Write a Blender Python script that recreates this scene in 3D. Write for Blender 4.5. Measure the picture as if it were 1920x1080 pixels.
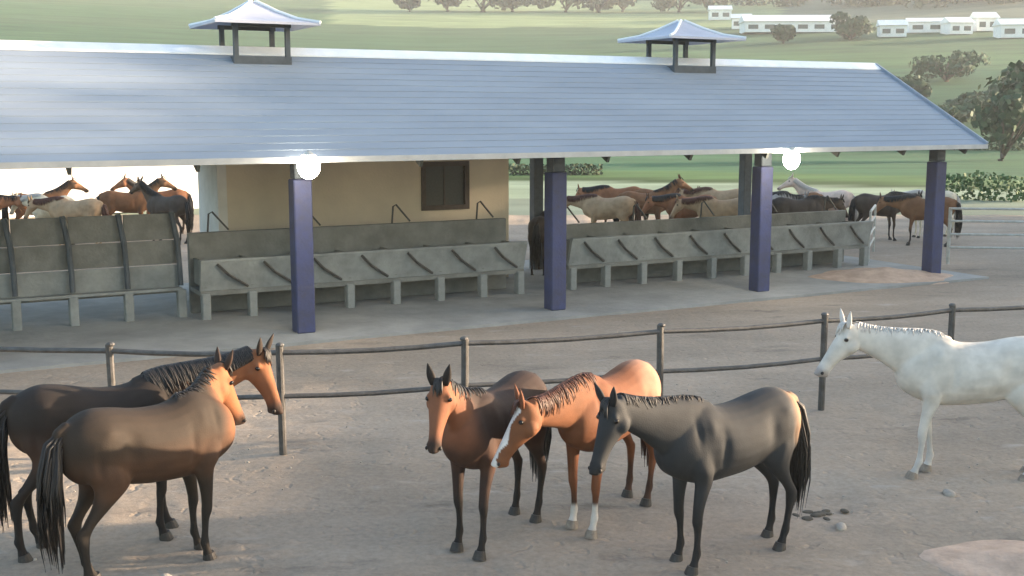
import bpy, bmesh, math, random
import numpy as np
from mathutils import Vector, Matrix, noise

for o in list(bpy.data.objects):
    bpy.data.objects.remove(o, do_unlink=True)
SC = bpy.context.scene
COL = SC.collection
R = math.radians
random.seed(7)

# ------------------------------------------------------------------ camera, sky, sun, exposure
cd = bpy.data.cameras.new('camera')
cam = bpy.data.objects.new('camera', cd)
COL.objects.link(cam)
cd.sensor_width = 36.0
cd.lens = 41.25
cd.clip_start = 0.1
cd.clip_end = 4000
cam.location = (0, 0, 4.0)
cam.rotation_euler = (R(90 - 8.53), 0, 0)
SC.camera = cam

SUN_EL, SUN_AZ = 9.5, 77.0          # azimuth clockwise from +Y (view direction)
world = bpy.data.worlds.new('World')
SC.world = world
world.use_nodes = True
wn = world.node_tree.nodes
wl = world.node_tree.links
wn.clear()
sky = wn.new('ShaderNodeTexSky')
sky.sky_type = 'NISHITA'
sky.sun_disc = False
sky.sun_elevation = R(SUN_EL)
sky.sun_rotation = R(SUN_AZ)
sky.air_density = 1.0
sky.dust_density = 2.0
bg = wn.new('ShaderNodeBackground')
bg.inputs[1].default_value = 0.15
wo = wn.new('ShaderNodeOutputWorld')
wl.new(sky.outputs[0], bg.inputs[0])
wl.new(bg.outputs[0], wo.inputs[0])

sd = bpy.data.lights.new('sun', 'SUN')
sd.energy = 5.0
sd.angle = R(0.9)
sd.color = (1.0, 0.77, 0.54)
sun = bpy.data.objects.new('sun', sd)
COL.objects.link(sun)
_el, _az = R(SUN_EL), R(SUN_AZ)
sdir = Vector((math.sin(_az) * math.cos(_el), math.cos(_az) * math.cos(_el), math.sin(_el)))
sun.rotation_euler = sdir.to_track_quat('Z', 'Y').to_euler()

SC.view_settings.view_transform = 'Standard'
SC.view_settings.look = 'None'
SC.view_settings.gamma = 1.0
SC.view_settings.use_curve_mapping = False
SC.view_settings.exposure = 2.2

# ------------------------------------------------------------------ materials
def principled(name):
    m = bpy.data.materials.new(name)
    m.use_nodes = True
    nt = m.node_tree
    return m, nt, nt.nodes['Principled BSDF']

def mat(name, c1, c2=None, scale=4.0, rough=0.8, bump=0.0, bscale=None, metal=0.0, stretch=(1, 1, 1), spec=0.4, detail=6.0, lo=0.35, hi=0.65):
    m, nt, b = principled(name)
    b.inputs['Roughness'].default_value = rough
    b.inputs['Metallic'].default_value = metal
    b.inputs['Specular IOR Level'].default_value = spec
    c2 = c2 or tuple(x * 0.75 for x in c1)
    tc = nt.nodes.new('ShaderNodeTexCoord')
    mp = nt.nodes.new('ShaderNodeMapping')
    mp.inputs['Scale'].default_value = stretch
    nt.links.new(tc.outputs['Object'], mp.inputs[0])
    n = nt.nodes.new('ShaderNodeTexNoise')
    n.inputs['Scale'].default_value = scale
    n.inputs['Detail'].default_value = detail
    n.inputs['Roughness'].default_value = 0.62
    nt.links.new(mp.outputs[0], n.inputs['Vector'])
    r = nt.nodes.new('ShaderNodeValToRGB')
    r.color_ramp.elements[0].position = lo
    r.color_ramp.elements[1].position = hi
    r.color_ramp.elements[0].color = (*c2, 1)
    r.color_ramp.elements[1].color = (*c1, 1)
    nt.links.new(n.outputs[0], r.inputs[0])
    nt.links.new(r.outputs[0], b.inputs['Base Color'])
    if bump > 0:
        n2 = nt.nodes.new('ShaderNodeTexNoise')
        n2.inputs['Scale'].default_value = bscale or scale * 6
        n2.inputs['Detail'].default_value = 4
        nt.links.new(mp.outputs[0], n2.inputs['Vector'])
        bp = nt.nodes.new('ShaderNodeBump')
        bp.inputs['Strength'].default_value = bump
        bp.inputs['Distance'].default_value = 0.03
        nt.links.new(n2.outputs[0], bp.inputs['Height'])
        nt.links.new(bp.outputs[0], b.inputs['Normal'])
    return m

def coat_mat(name, rough=0.5):
    m, nt, b = principled(name)
    at = nt.nodes.new('ShaderNodeAttribute')
    at.attribute_name = 'coat'
    n = nt.nodes.new('ShaderNodeTexNoise')
    tc = nt.nodes.new('ShaderNodeTexCoord')
    nt.links.new(tc.outputs['Object'], n.inputs['Vector'])
    n.inputs['Scale'].default_value = 7
    n.inputs['Detail'].default_value = 7
    mr = nt.nodes.new('ShaderNodeMapRange')
    mr.inputs[1].default_value = 0.3
    mr.inputs[2].default_value = 0.7
    mr.inputs[3].default_value = 0.82
    mr.inputs[4].default_value = 1.14
    nt.links.new(n.outputs[0], mr.inputs[0])
    mx = nt.nodes.new('ShaderNodeMix')
    mx.data_type = 'RGBA'
    mx.blend_type = 'MULTIPLY'
    mx.inputs[0].default_value = 1.0
    nt.links.new(at.outputs['Color'], mx.inputs[6])
    nt.links.new(mr.outputs[0], mx.inputs[7])
    nt.links.new(mx.outputs[2], b.inputs['Base Color'])
    b.inputs['Roughness'].default_value = rough
    b.inputs['Specular IOR Level'].default_value = 0.25
    n2 = nt.nodes.new('ShaderNodeTexNoise')
    n2.inputs['Scale'].default_value = 150
    n2.inputs['Detail'].default_value = 5
    hmap = nt.nodes.new('ShaderNodeMapping')
    hmap.inputs['Scale'].default_value = (0.5, 1.6, 0.6)
    nt.links.new(tc.outputs['Object'], hmap.inputs[0])
    nt.links.new(hmap.outputs[0], n2.inputs['Vector'])
    rr = nt.nodes.new('ShaderNodeMapRange')
    rr.inputs[3].default_value = rough - 0.10
    rr.inputs[4].default_value = rough + 0.14
    nt.links.new(n2.outputs[0], rr.inputs[0])
    nt.links.new(rr.outputs[0], b.inputs['Roughness'])
    bp = nt.nodes.new('ShaderNodeBump')
    bp.inputs['Strength'].default_value = 0.30
    bp.inputs['Distance'].default_value = 0.006
    nt.links.new(n2.outputs[0], bp.inputs['Height'])
    nt.links.new(bp.outputs[0], b.inputs['Normal'])
    return m

M_COAT = coat_mat('coat_hair', 0.74)
M_MANE_BLACK = mat('mane_black', (0.022, 0.018, 0.016), (0.012, 0.010, 0.010), 30, 0.55)
M_MANE_BROWN = mat('mane_brown', (0.10, 0.035, 0.018), (0.05, 0.018, 0.010), 30, 0.55)
M_MANE_WHITE = mat('mane_white', (0.55, 0.52, 0.48), (0.40, 0.37, 0.34), 30, 0.6)
M_HOOF = mat('hoof_horn', (0.045, 0.038, 0.032), (0.025, 0.02, 0.018), 20, 0.6)
M_HOOF_PALE = mat('hoof_pale', (0.28, 0.23, 0.18), (0.18, 0.14, 0.11), 20, 0.6)
M_EYE = mat('eye_dark', (0.012, 0.008, 0.006), (0.01, 0.006, 0.005), 5, 0.12)
M_DARKSKIN = mat('nostril_skin', (0.02, 0.015, 0.014), (0.015, 0.012, 0.01), 5, 0.6)

# ------------------------------------------------------------------ object helpers
def tag(o, label=None, cat=None, group=None, kind=None):
    if label: o['label'] = label
    if cat: o['category'] = cat
    if group: o['group'] = group
    if kind: o['kind'] = kind
    return o

def empty(name, loc=(0, 0, 0), rz=0.0, label=None, cat=None, group=None, parent=None):
    o = bpy.data.objects.new(name, None)
    o.empty_display_size = 0.2
    COL.objects.link(o)
    o.location = loc
    o.rotation_euler = (0, 0, rz)
    if parent: o.parent = parent
    return tag(o, label, cat, group)

def link_mesh(name, me, m, parent=None, loc=None, smooth=False):
    o = bpy.data.objects.new(name, me)
    COL.objects.link(o)
    if m and not me.materials:
        me.materials.append(m)
    if parent: o.parent = parent
    if loc is not None: o.location = loc
    if smooth:
        me.polygons.foreach_set('use_smooth', [True] * len(me.polygons))
    return o

def bm_obj(name, bm, m, parent=None, loc=None, smooth=False):
    bmesh.ops.recalc_face_normals(bm, faces=bm.faces[:])
    me = bpy.data.meshes.new(name)
    bm.to_mesh(me)
    bm.free()
    return link_mesh(name, me, m, parent, loc, smooth)

def box(bm, c, s, rot=None, bevel=0.0):
    hx, hy, hz = s[0] / 2, s[1] / 2, s[2] / 2
    vs = []
    for x, y, z in ((-hx, -hy, -hz), (hx, -hy, -hz), (hx, hy, -hz), (-hx, hy, -hz), (-hx, -hy, hz), (hx, -hy, hz), (hx, hy, hz), (-hx, hy, hz)):
        v = Vector((x, y, z))
        if rot is not None: v = rot @ v
        vs.append(bm.verts.new(v + Vector(c)))
    fs = [bm.faces.new([vs[i] for i in f]) for f in ((0, 3, 2, 1), (4, 5, 6, 7), (0, 1, 5, 4), (1, 2, 6, 5), (2, 3, 7, 6), (3, 0, 4, 7))]
    if bevel > 0:
        es = set()
        for f in fs: es.update(f.edges)
        bmesh.ops.bevel(bm, geom=list(es), offset=bevel, segments=1, affect='EDGES')

def hexa(bm, pts):
    vs = [bm.verts.new(p) for p in pts]
    for f in ((0, 3, 2, 1), (4, 5, 6, 7), (0, 1, 5, 4), (1, 2, 6, 5), (2, 3, 7, 6), (3, 0, 4, 7)):
        bm.faces.new([vs[i] for i in f])

def catmull(a, t0, n):
    out = []
    k = len(a)
    for i in range(k - 1):
        p0, p1, p2, p3 = a[max(i - 1, 0)], a[i], a[i + 1], a[min(i + 2, k - 1)]
        for j in range(n):
            t = j / n
            out.append(0.5 * ((2 * p1) + (-p0 + p2) * t + (2 * p0 - 5 * p1 + 4 * p2 - p3) * t * t + (-p0 + 3 * p1 - 3 * p2 + p3) * t ** 3))
    out.append(a[-1])
    return out

def loft(bm, st, seg=16, sub=3):
    """st: rows (centre, U, V, ru, rv) -> one closed tube"""
    arr = [np.array([*c, *U, *V, ru, rv], float) for c, U, V, ru, rv in st]
    if sub > 1: arr = catmull(arr, 0, sub)
    rings = []
    for a in arr:
        c, U, V, ru, rv = a[0:3], a[3:6], a[6:9], max(a[9], 0.001), max(a[10], 0.001)
        ring = []
        for k in range(seg):
            t = 2 * math.pi * k / seg
            ring.append(bm.verts.new(c + U * ru * math.cos(t) + V * rv * math.sin(t)))
        rings.append(ring)
    for i in range(len(rings) - 1):
        for k in range(seg):
            bm.faces.new((rings[i][k], rings[i][(k + 1) % seg], rings[i + 1][(k + 1) % seg], rings[i + 1][k]))
    bm.faces.new(rings[0][::-1])
    bm.faces.new(rings[-1])

def tube(bm, pts, rad, seg=8, flat=1.0, up=Vector((0, 0, 1))):
    pts = [Vector(p) for p in pts]
    if not hasattr(rad, '__len__'): rad = [rad] * len(pts)
    st = []
    for i, p in enumerate(pts):
        T = (pts[min(i + 1, len(pts) - 1)] - pts[max(i - 1, 0)]).normalized()
        U = T.cross(up)
        if U.length < 0.05: U = T.cross(Vector((0, 1, 0)))
        U.normalize()
        V = U.cross(T).normalized()
        st.append((p, U, V, rad[i], rad[i] * flat))
    loft(bm, st, seg, 1)

def ellipsoid(bm, c, r, seg=10, rings=7, rot=None):
    c = Vector(c)
    rows = []
    top = Vector((0, 0, r[2]))
    f = lambda v: (rot @ v if rot is not None else v) + c
    a = bm.verts.new(f(top))
    for i in range(1, rings):
        ph = math.pi * i / rings
        rows.append([bm.verts.new(f(Vector((r[0] * math.sin(ph) * math.cos(2 * math.pi * k / seg), r[1] * math.sin(ph) * math.sin(2 * math.pi * k / seg), r[2] * math.cos(ph))))) for k in range(seg)])
    b = bm.verts.new(f(-top))
    for k in range(seg):
        bm.faces.new((a, rows[0][k], rows[0][(k + 1) % seg]))
        bm.faces.new((rows[-1][(k + 1) % seg], rows[-1][k], b))
    for i in range(len(rows) - 1):
        for k in range(seg):
            bm.faces.new((rows[i][k], rows[i + 1][k], rows[i + 1][(k + 1) % seg], rows[i][(k + 1) % seg]))

def copy_tree(o, parent=None):
    c = o.copy()
    COL.objects.link(c)
    if parent is not None: c.parent = parent
    for ch in list(o.children):
        copy_tree(ch, c)
    return c

# ------------------------------------------------------------------ barn frame of reference
P0 = Vector((-3.8, 21.08, 0))
U_ = Vector((0.882, 0.471, 0)).normalized()
N_ = Vector((-U_.y, U_.x, 0))
BARN_RZ = math.atan2(U_.y, U_.x)
def W(s, n, z=0.0):
    return P0 + U_ * s + N_ * n + Vector((0, 0, z))

# ------------------------------------------------------------------ ground and terrain
def hill(x, y):
    r = math.hypot(x, y)
    z = 0.0
    t = min(430.0, max(0.0, r - 105.0))
    z = 0.145 * t * t / (t + 40.0)
    if t > 0:
        z += min(1.0, t / 80) * 2.2 * noise.noise(Vector((x * 0.008, y * 0.008, 3.1)))
    return z

def axis(segs):
    out = []
    for a, b, n in segs:
        out += [a + (b - a) * i / n for i in range(n)]
    out.append(segs[-1][1])
    return out

def grid_obj(name, xs, ys, zf, m):
    verts = [(x, y, zf(x, y)) for y in ys for x in xs]
    nx = len(xs)
    faces = []
    for j in range(len(ys) - 1):
        for i in range(nx - 1):
            a = j * nx + i
            faces.append((a, a + 1, a + nx + 1, a + nx))
    me = bpy.data.meshes.new(name)
    me.from_pydata(verts, [], faces)
    o = link_mesh(name, me, m, smooth=True)
    tag(o, kind='structure')
    return o

def yard_z(x, y):
    z = 0.035 * noise.noise(Vector((x * 0.9, y * 0.9, 0))) + 0.018 * noise.noise(Vector((x * 3.1, y * 3.1, 5)))
    z += 0.012 * noise.noise(Vector((x * 8, y * 8, 9)))
    # flatten below the barn slab
    n = (Vector((x, y, 0)) - P0).dot(N_)
    k = min(1.0, max(0.0, (-0.6 - n) / 1.5))
    if n > 8.5: k = min(1.0, (n - 8.5) / 2)
    return z * k - 0.03 * (1 - k)

def dirt_mat():
    m, nt, b = principled('yard_dirt')
    b.inputs['Roughness'].default_value = 0.95
    b.inputs['Specular IOR Level'].default_value = 0.15
    tc = nt.nodes.new('ShaderNodeTexCoord')
    def nz(scale, detail=6, st=(1, 1, 1), rough=0.6):
        mp = nt.nodes.new('ShaderNodeMapping')
        mp.inputs['Scale'].default_value = st
        nt.links.new(tc.outputs['Object'], mp.inputs[0])
        n = nt.nodes.new('ShaderNodeTexNoise')
        n.inputs['Scale'].default_value = scale
        n.inputs['Detail'].default_value = detail
        n.inputs['Roughness'].default_value = rough
        nt.links.new(mp.outputs[0], n.inputs['Vector'])
        return n
    def ramp(n, p0, c0, p1, c1):
        r = nt.nodes.new('ShaderNodeValToRGB')
        r.color_ramp.elements[0].position = p0
        r.color_ramp.elements[1].position = p1
        r.color_ramp.elements[0].color = (*c0, 1)
        r.color_ramp.elements[1].color = (*c1, 1)
        nt.links.new(n.outputs[0], r.inputs[0])
        return r
    def mix(bt, a, bb, fac):
        x = nt.nodes.new('ShaderNodeMix')
        x.data_type = 'RGBA'
        x.blend_type = bt
        if isinstance(fac, float): x.inputs[0].default_value = fac
        else: nt.links.new(fac.outputs[0], x.inputs[0])
        nt.links.new(a, x.inputs[6])
        nt.links.new(bb, x.inputs[7])
        return x.outputs[2]
    big = ramp(nz(0.35, 4, (0.6, 1.3, 1)), 0.36, (0.265, 0.217, 0.17), 0.64, (0.365, 0.295, 0.23))
    wet = ramp(nz(0.9, 5, (0.55, 1.5, 1)), 0.60, (0, 0, 0), 0.74, (1, 1, 1))
    dark = nt.nodes.new('ShaderNodeRGB')
    dark.outputs[0].default_value = (0.12, 0.10, 0.085, 1)
    half = nt.nodes.new('ShaderNodeMath'); half.operation = 'MULTIPLY'; half.inputs[1].default_value = 0.75
    nt.links.new(wet.outputs[0], half.inputs[0])
    c = mix('MIX', big.outputs[0], dark.outputs[0], half)
    fine = ramp(nz(14, 8, (1, 1, 1), 0.7), 0.3, (0.80, 0.79, 0.78), 0.7, (1.14, 1.14, 1.14))
    c = mix('MULTIPLY', c, fine.outputs[0], 1.0)
    pale = ramp(nz(2.2, 6, (0.5, 1.6, 1)), 0.60, (0, 0, 0), 0.72, (0.55, 0.55, 0.55))
    pl = nt.nodes.new('ShaderNodeRGB')
    pl.outputs[0].default_value = (0.42, 0.37, 0.32, 1)
    c = mix('MIX', c, pl.outputs[0], pale)
    nt.links.new(c, b.inputs['Base Color'])
    bp = nt.nodes.new('ShaderNodeBump')
    bp.inputs['Strength'].default_value = 0.45
    bp.inputs['Distance'].default_value = 0.04
    vo = nt.nodes.new('ShaderNodeTexVoronoi')
    vo.feature = 'SMOOTH_F1'
    vo.inputs['Scale'].default_value = 3.4
    vo.inputs['Smoothness'].default_value = 0.3
    wv = nz(2.0, 3)
    wm = nt.nodes.new('ShaderNodeVectorMath'); wm.operation = 'ADD'
    nt.links.new(tc.outputs['Object'], wm.inputs[0]); nt.links.new(wv.outputs['Color'], wm.inputs[1])
    nt.links.new(wm.outputs[0], vo.inputs['Vector'])
    dn = nt.nodes.new('ShaderNodeMapRange')
    dn.inputs[1].default_value = 0.05; dn.inputs[2].default_value = 0.30
    dn.inputs[3].default_value = 0.0; dn.inputs[4].default_value = 0.9
    nt.links.new(vo.outputs['Distance'], dn.inputs[0])
    ad = nt.nodes.new('ShaderNodeMath'); ad.operation = 'ADD'
    nt.links.new(nz(7, 8, (1, 1, 1), 0.7).outputs[0], ad.inputs[0]); nt.links.new(dn.outputs[0], ad.inputs[1])
    nt.links.new(ad.outputs[0], bp.inputs['Height'])
    nt.links.new(bp.outputs[0], b.inputs['Normal'])
    return m

def field_mat():
    m, nt, b = principled('field_grass')
    b.inputs['Roughness'].default_value = 0.95
    b.inputs['Specular IOR Level'].default_value = 0.1
    at = nt.nodes.new('ShaderNodeAttribute')
    at.attribute_name = 'crop'
    tc = nt.nodes.new('ShaderNodeTexCoord')
    n = nt.nodes.new('ShaderNodeTexNoise')
    n.inputs['Scale'].default_value = 0.12
    n.inputs['Detail'].default_value = 8
    n.inputs['Roughness'].default_value = 0.7
    mp = nt.nodes.new('ShaderNodeMapping')
    mp.inputs['Scale'].default_value = (0.35, 1.6, 1)
    nt.links.new(tc.outputs['Object'], mp.inputs[0])
    nt.links.new(mp.outputs[0], n.inputs['Vector'])
    mr = nt.nodes.new('ShaderNodeMapRange')
    mr.inputs[1].default_value = 0.3; mr.inputs[2].default_value = 0.7
    mr.inputs[3].default_value = 0.65; mr.inputs[4].default_value = 1.35
    nt.links.new(n.outputs[0], mr.inputs[0])
    mx = nt.nodes.new('ShaderNodeMix')
    mx.data_type = 'RGBA'; mx.blend_type = 'MULTIPLY'; mx.inputs[0].default_value = 1.0
    nt.links.new(at.outputs['Color'], mx.inputs[6])
    nt.links.new(mr.outputs[0], mx.inputs[7])
    nt.links.new(mx.outputs[2], b.inputs['Base Color'])
    return m

yard = grid_obj('yard_ground',
                axis([(-45, -9, 36), (-9, 9, 220), (9, 45, 36)]),
                axis([(-6, 7, 13), (7, 18, 150), (18, 46, 46)]), yard_z, dirt_mat())

terr = grid_obj('hill_terrain', axis([(-440, -160, 14), (-160, 200, 90), (200, 460, 13)]),
                axis([(-60, 46, 10), (46, 130, 42), (130, 480, 110), (480, 560, 10)]),
                lambda x, y: hill(x, y) - (0.12 if y < 46.1 and abs(x) < 46 else 0.0) - (0.005 if y < 60 else 0), field_mat())
def crop_colour(x, y):
    r = math.hypot(x, y)
    w = r + 9 * noise.noise(Vector((x * 0.02, 0, 1.7))) + 0.10 * x
    green = (0.105, 0.165, 0.075)
    if r < 56: return (0.36, 0.31, 0.24)
    if w < 68: return (0.46, 0.42, 0.30)
    if w < 73: return (0.085, 0.11, 0.035)
    if w < 82: return (0.15, 0.20, 0.07)
    if w < 150: return (0.10, 0.175, 0.085)
    if w < 215: return (0.085, 0.15, 0.075)
    if w < 245: return (0.13, 0.19, 0.08)
    if w < 290: return (0.11, 0.16, 0.075)
    if w < 318: return (0.13, 0.165, 0.08)
    ax = x / r
    if w < 480 and -0.15 < ax < 0.22: return (0.40, 0.37, 0.18)
    if ax >= 0.22: return (0.20, 0.18, 0.13)
    return (0.12, 0.17, 0.075) if w < 370 else (0.15, 0.18, 0.085)
ca = terr.data.color_attributes.new('crop', 'FLOAT_COLOR', 'POINT')
for i, v in enumerate(terr.data.vertices):
    ca.data[i].color = (*(q * k_ for q, k_ in zip(crop_colour(v.co.x, v.co.y), (0.46, 0.63, 0.62))), 1)

# ------------------------------------------------------------------ barn
M_CONC = mat('concrete', (0.31, 0.32, 0.305), (0.21, 0.218, 0.208), 2.2, 0.9, 0.35, 18)
M_CONC_D = mat('concrete_dark', (0.225, 0.225, 0.205), (0.15, 0.15, 0.135), 2.0, 0.9, 0.35, 18)
M_FLOOR = mat('concrete_floor', (0.34, 0.335, 0.315), (0.24, 0.24, 0.225), 0.8, 0.92, 0.4, 9)
M_ROOF = mat('roof_metal', (0.27, 0.315, 0.375), (0.225, 0.265, 0.32), 0.9, 0.9, 0.03, 4, stretch=(0.25, 1, 1), spec=0.15)
M_CAP = mat('ridge_white', (0.80, 0.82, 0.84), (0.70, 0.73, 0.76), 3, 0.5)
M_FASCIA = mat('fascia_pale', (0.46, 0.46, 0.45), (0.38, 0.38, 0.375), 3, 0.6)
M_TIMBER = mat('dark_timber', (0.07, 0.075, 0.065), (0.045, 0.045, 0.04), 3, 0.8)
M_POST = mat('post_grey_green', (0.085, 0.10, 0.115), (0.055, 0.065, 0.075), 4, 0.7, 0.15)
M_BLUE = mat('post_blue', (0.050, 0.060, 0.145), (0.05, 0.053, 0.095), 3.5, 0.7, 0.25)
M_WALL = mat('beige_render', (0.68, 0.575, 0.435), (0.60, 0.505, 0.385), 1.1, 0.9, 0.2, 24)
M_WALL_SKYLIT = mat('skylit_wall', (0.72, 0.70, 0.66), (0.60, 0.58, 0.54), 1.5, 0.9, 0.2, 20)
M_FRAME = mat('window_frame_brown', (0.085, 0.06, 0.045), (0.06, 0.042, 0.03), 8, 0.6)
M_SHUTTER = mat('window_screen', (0.075, 0.075, 0.06), (0.055, 0.055, 0.045), 40, 0.5)
M_PIPE = mat('pipe_steel', (0.10, 0.095, 0.09), (0.06, 0.055, 0.05), 9, 0.55, 0.2, metal=0.3)
M_PALEPIPE = mat('pale_pipe', (0.50, 0.50, 0.47), (0.36, 0.35, 0.32), 9, 0.55)

EAVE_Z, RIDGE_Z, HALF, OVER = 3.22, 5.20, 3.70, 0.9
S_A, S_B = -12.6, 16.6
fl = bmesh.new()
box(fl, (2.2, 3.2, -0.03), (29.6, 8.2, 0.12))
floor = bm_obj('barn_floor', fl, M_FLOOR)
floor.location = P0; floor.rotation_euler = (0, 0, BARN_RZ)
tag(floor, kind='structure')

barn = empty('barn', P0, BARN_RZ, 'long open cattle barn with blue-grey metal roof, blue posts and two roof lanterns', 'barn')
# posts (local x = along, y = depth)
def post_mesh():
    bm = bmesh.new(); box(bm, (0, 0, 2.96), (0.28, 0.28, 0.28), bevel=0.015)
    top = bm
    me1 = bpy.data.meshes.new('post'); bmesh.ops.recalc_face_normals(bm, faces=bm.faces[:]); bm.to_mesh(me1); bm.free(); me1.materials.append(M_POST)
    bm = bmesh.new(); box(bm, (0, 0, 1.42), (0.34, 0.34, 2.78), bevel=0.02)
    me2 = bpy.data.meshes.new('plinth'); bmesh.ops.recalc_face_normals(bm, faces=bm.faces[:]); bm.to_mesh(me2); bm.free(); me2.materials.append(M_BLUE)
    return me1, me2
pm1, pm2 = post_mesh()
for s in (-10.8, -5.4, 0.0, 5.3, 10.6, 16.0):
    p = link_mesh('post', pm1, None, barn, (s, 0, 0))
    link_mesh('plinth', pm2, None, p)
for s in (-10.8, -5.4, 0.4, 8.0, 14.7):
    bm = bmesh.new(); box(bm, (0, 0, 1.56), (0.26, 0.26, 3.06), bevel=0.012)
    bm_obj('post', bm, M_POST, barn, (s, 5.6, 0))
# beams
bm = bmesh.new(); box(bm, ((S_A + S_B) / 2, 0, 3.19), (S_B - S_A - 0.3, 0.16, 0.18)); bm_obj('beam', bm, M_TIMBER, barn)
bm = bmesh.new(); box(bm, ((S_A + S_B) / 2, 5.6, 3.19), (S_B - S_A - 0.3, 0.16, 0.18)); bm_obj('beam', bm, M_TIMBER, barn)
# rafters (undersides)
slope = math.atan2(RIDGE_Z - EAVE_Z, HALF)
rf = bmesh.new()
for q in (0, 1):
    pass
k = 0
s = S_A + 0.6
rme = {}
while s < S_B:
    for side in (-1, 1):
        bm = bmesh.new()
        L = HALF / math.cos(slope) - 0.1
        if side not in rme:
            rot = Matrix.Rotation(side * -slope if side == 1 else slope, 3, 'X')
            cy = 2.8 + side * HALF / 2
            box(bm, (0, cy, (EAVE_Z + RIDGE_Z) / 2 - 0.16), (0.06, L, 0.14), rot)
            me = bpy.data.meshes.new('rafter'); bmesh.ops.recalc_face_normals(bm, faces=bm.faces[:]); bm.to_mesh(me); me.materials.append(M_TIMBER)
            rme[side] = me
        bm.free()
        link_mesh('rafter', rme[side], None, barn, (s, 0, 0))
    s += 2.0
# roof courses: long lapped metal strips
NC = 17
for side in (-1, 1):
    for i in range(NC):
        t0, t1 = i / NC, (i + 1) / NC + 0.012
        def pt(t, up):
            y = 2.8 + side * HALF * (1 - t)
            z = EAVE_Z + (RIDGE_Z - EAVE_Z) * t + up
            return y, z
        t1 = min(t1, 1.0)
        lap = 0.024
        y0, z0 = pt(t0, lap); y1, z1 = pt(t1, 0.004)
        bm = bmesh.new()
        # split along the length so slight waviness shows
        xs = [S_A + (S_B - S_A) * j / 24 for j in range(25)]
        rows = []
        for x in xs:
            w = 0.006 * noise.noise(Vector((x * 0.8, i * 3.3, side)))
            rows.append([bm.verts.new((x, y0, z0 + w)), bm.verts.new((x, y1, z1 + w * 0.3)), bm.verts.new((x, y1, z1 - 0.02)), bm.verts.new((x, y0, z0 - 0.036))])
        for a, b2 in zip(rows[:-1], rows[1:]):
            for q in range(4):
                bm.faces.new((a[q], b2[q], b2[(q + 1) % 4], a[(q + 1) % 4]))
        bm.faces.new(rows[0]); bm.faces.new(rows[-1][::-1])
        bm_obj('roof_sheet', bm, M_ROOF, barn)
# eave fascia, rakes and ridge cap
for y in (2.8 - HALF - 0.025, 2.8 + HALF + 0.025):
    bm = bmesh.new(); box(bm, ((S_A + S_B) / 2, y, EAVE_Z - 0.03), (S_B - S_A + 0.06, 0.05, 0.10)); bm_obj('fascia', bm, M_FASCIA, barn)
for x in (S_A - 0.03, S_B + 0.03):
    for side in (-1, 1):
        bm = bmesh.new()
        rot = Matrix.Rotation(-side * slope, 3, 'X')
        box(bm, (x, 2.8 + side * HALF / 2, (EAVE_Z + RIDGE_Z) / 2 - 0.0), (0.055, HALF / math.cos(slope), 0.16), rot)
        bm_obj('bargeboard', bm, M_ROOF, barn)
bm = bmesh.new()
cs = [(2.8 - 0.24, RIDGE_Z - 0.08), (2.8, RIDGE_Z + 0.075), (2.8 + 0.24, RIDGE_Z - 0.08), (2.8 + 0.24, RIDGE_Z - 0.11), (2.8, RIDGE_Z + 0.045), (2.8 - 0.24, RIDGE_Z - 0.11)]
a = [bm.verts.new((S_A - 0.06, y, z)) for y, z in cs]; b2 = [bm.verts.new((S_B + 0.06, y, z)) for y, z in cs]
for q in range(6): bm.faces.new((a[q], b2[q], b2[(q + 1) % 6], a[(q + 1) % 6]))
bm.faces.new(a); bm.faces.new(b2[::-1])
bm_obj('ridge_cap', bm, M_CAP, barn)

# roof lanterns (open cupolas with flared hip roofs)
M_CUP = mat('lantern_roof_metal', (0.42, 0.44, 0.52), (0.36, 0.38, 0.46), 2, 0.5)
def cupola(s, w):
    c = empty('roof_lantern', (s, 2.8, 0), parent=barn)
    def ring(h, z): return [Vector((-h, -h, z)), Vector((h, -h, z)), Vector((h, h, z)), Vector((-h, h, z))]
    prof = [(w, 5.70), (w * 0.66, 5.78), (w * 0.36, 5.93), (0.05, 6.13)]
    names = 4
    for q in range(4):
        bm = bmesh.new()
        up = [ring(h, z) for h, z in prof]
        dn = [ring(h, z - 0.05) for h, z in prof]
        U4 = [[bm.verts.new(r[q]), bm.verts.new(r[(q + 1) % 4])] for r in up]
        D4 = [[bm.verts.new(r[q]), bm.verts.new(r[(q + 1) % 4])] for r in dn]
        for i in range(3):
            bm.faces.new((U4[i][0], U4[i][1], U4[i + 1][1], U4[i + 1][0]))
            bm.faces.new((D4[i][1], D4[i][0], D4[i + 1][0], D4[i + 1][1]))
            bm.faces.new((U4[i][0], U4[i + 1][0], D4[i + 1][0], D4[i][0]))
            bm.faces.new((U4[i + 1][1], U4[i][1], D4[i][1], D4[i + 1][1]))
        bm.faces.new((U4[0][1], U4[0][0], D4[0][0], D4[0][1])); bm.faces.new((U4[3][0], U4[3][1], D4[3][1], D4[3][0]))
        bm_obj('lantern_roof', bm, M_CUP, c)
    for q in range(4):
        bm = bmesh.new()
        prev = None
        pts = [Vector((h * (1 if q in (1, 2) else -1), h * (1 if q > 1 else -1), z + 0.012)) for h, z in prof]
        tube(bm, pts, 0.035, 6); bm_obj('hip_cap', bm, M_CAP, c)
    d = w * 0.50
    for x in (-d, d):
        for y in (-d, d):
            bm = bmesh.new(); box(bm, (x, y, 5.28), (0.09, 0.09, 0.84)); bm_obj('lantern_post', bm, M_POST, c)
    for y in (-d, d):
        bm = bmesh.new(); box(bm, (0, y, 5.66), (d * 2 + 0.14, 0.07, 0.08)); bm_obj('lantern_plate', bm, M_TIMBER, c)
    bm = bmesh.new(); box(bm, (0, 0, 4.98), (d * 2 + 0.12, d * 2 + 0.12, 0.16)); bm_obj('lantern_curb', bm, M_POST, c)
cupola(0.05, 1.02)
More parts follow.
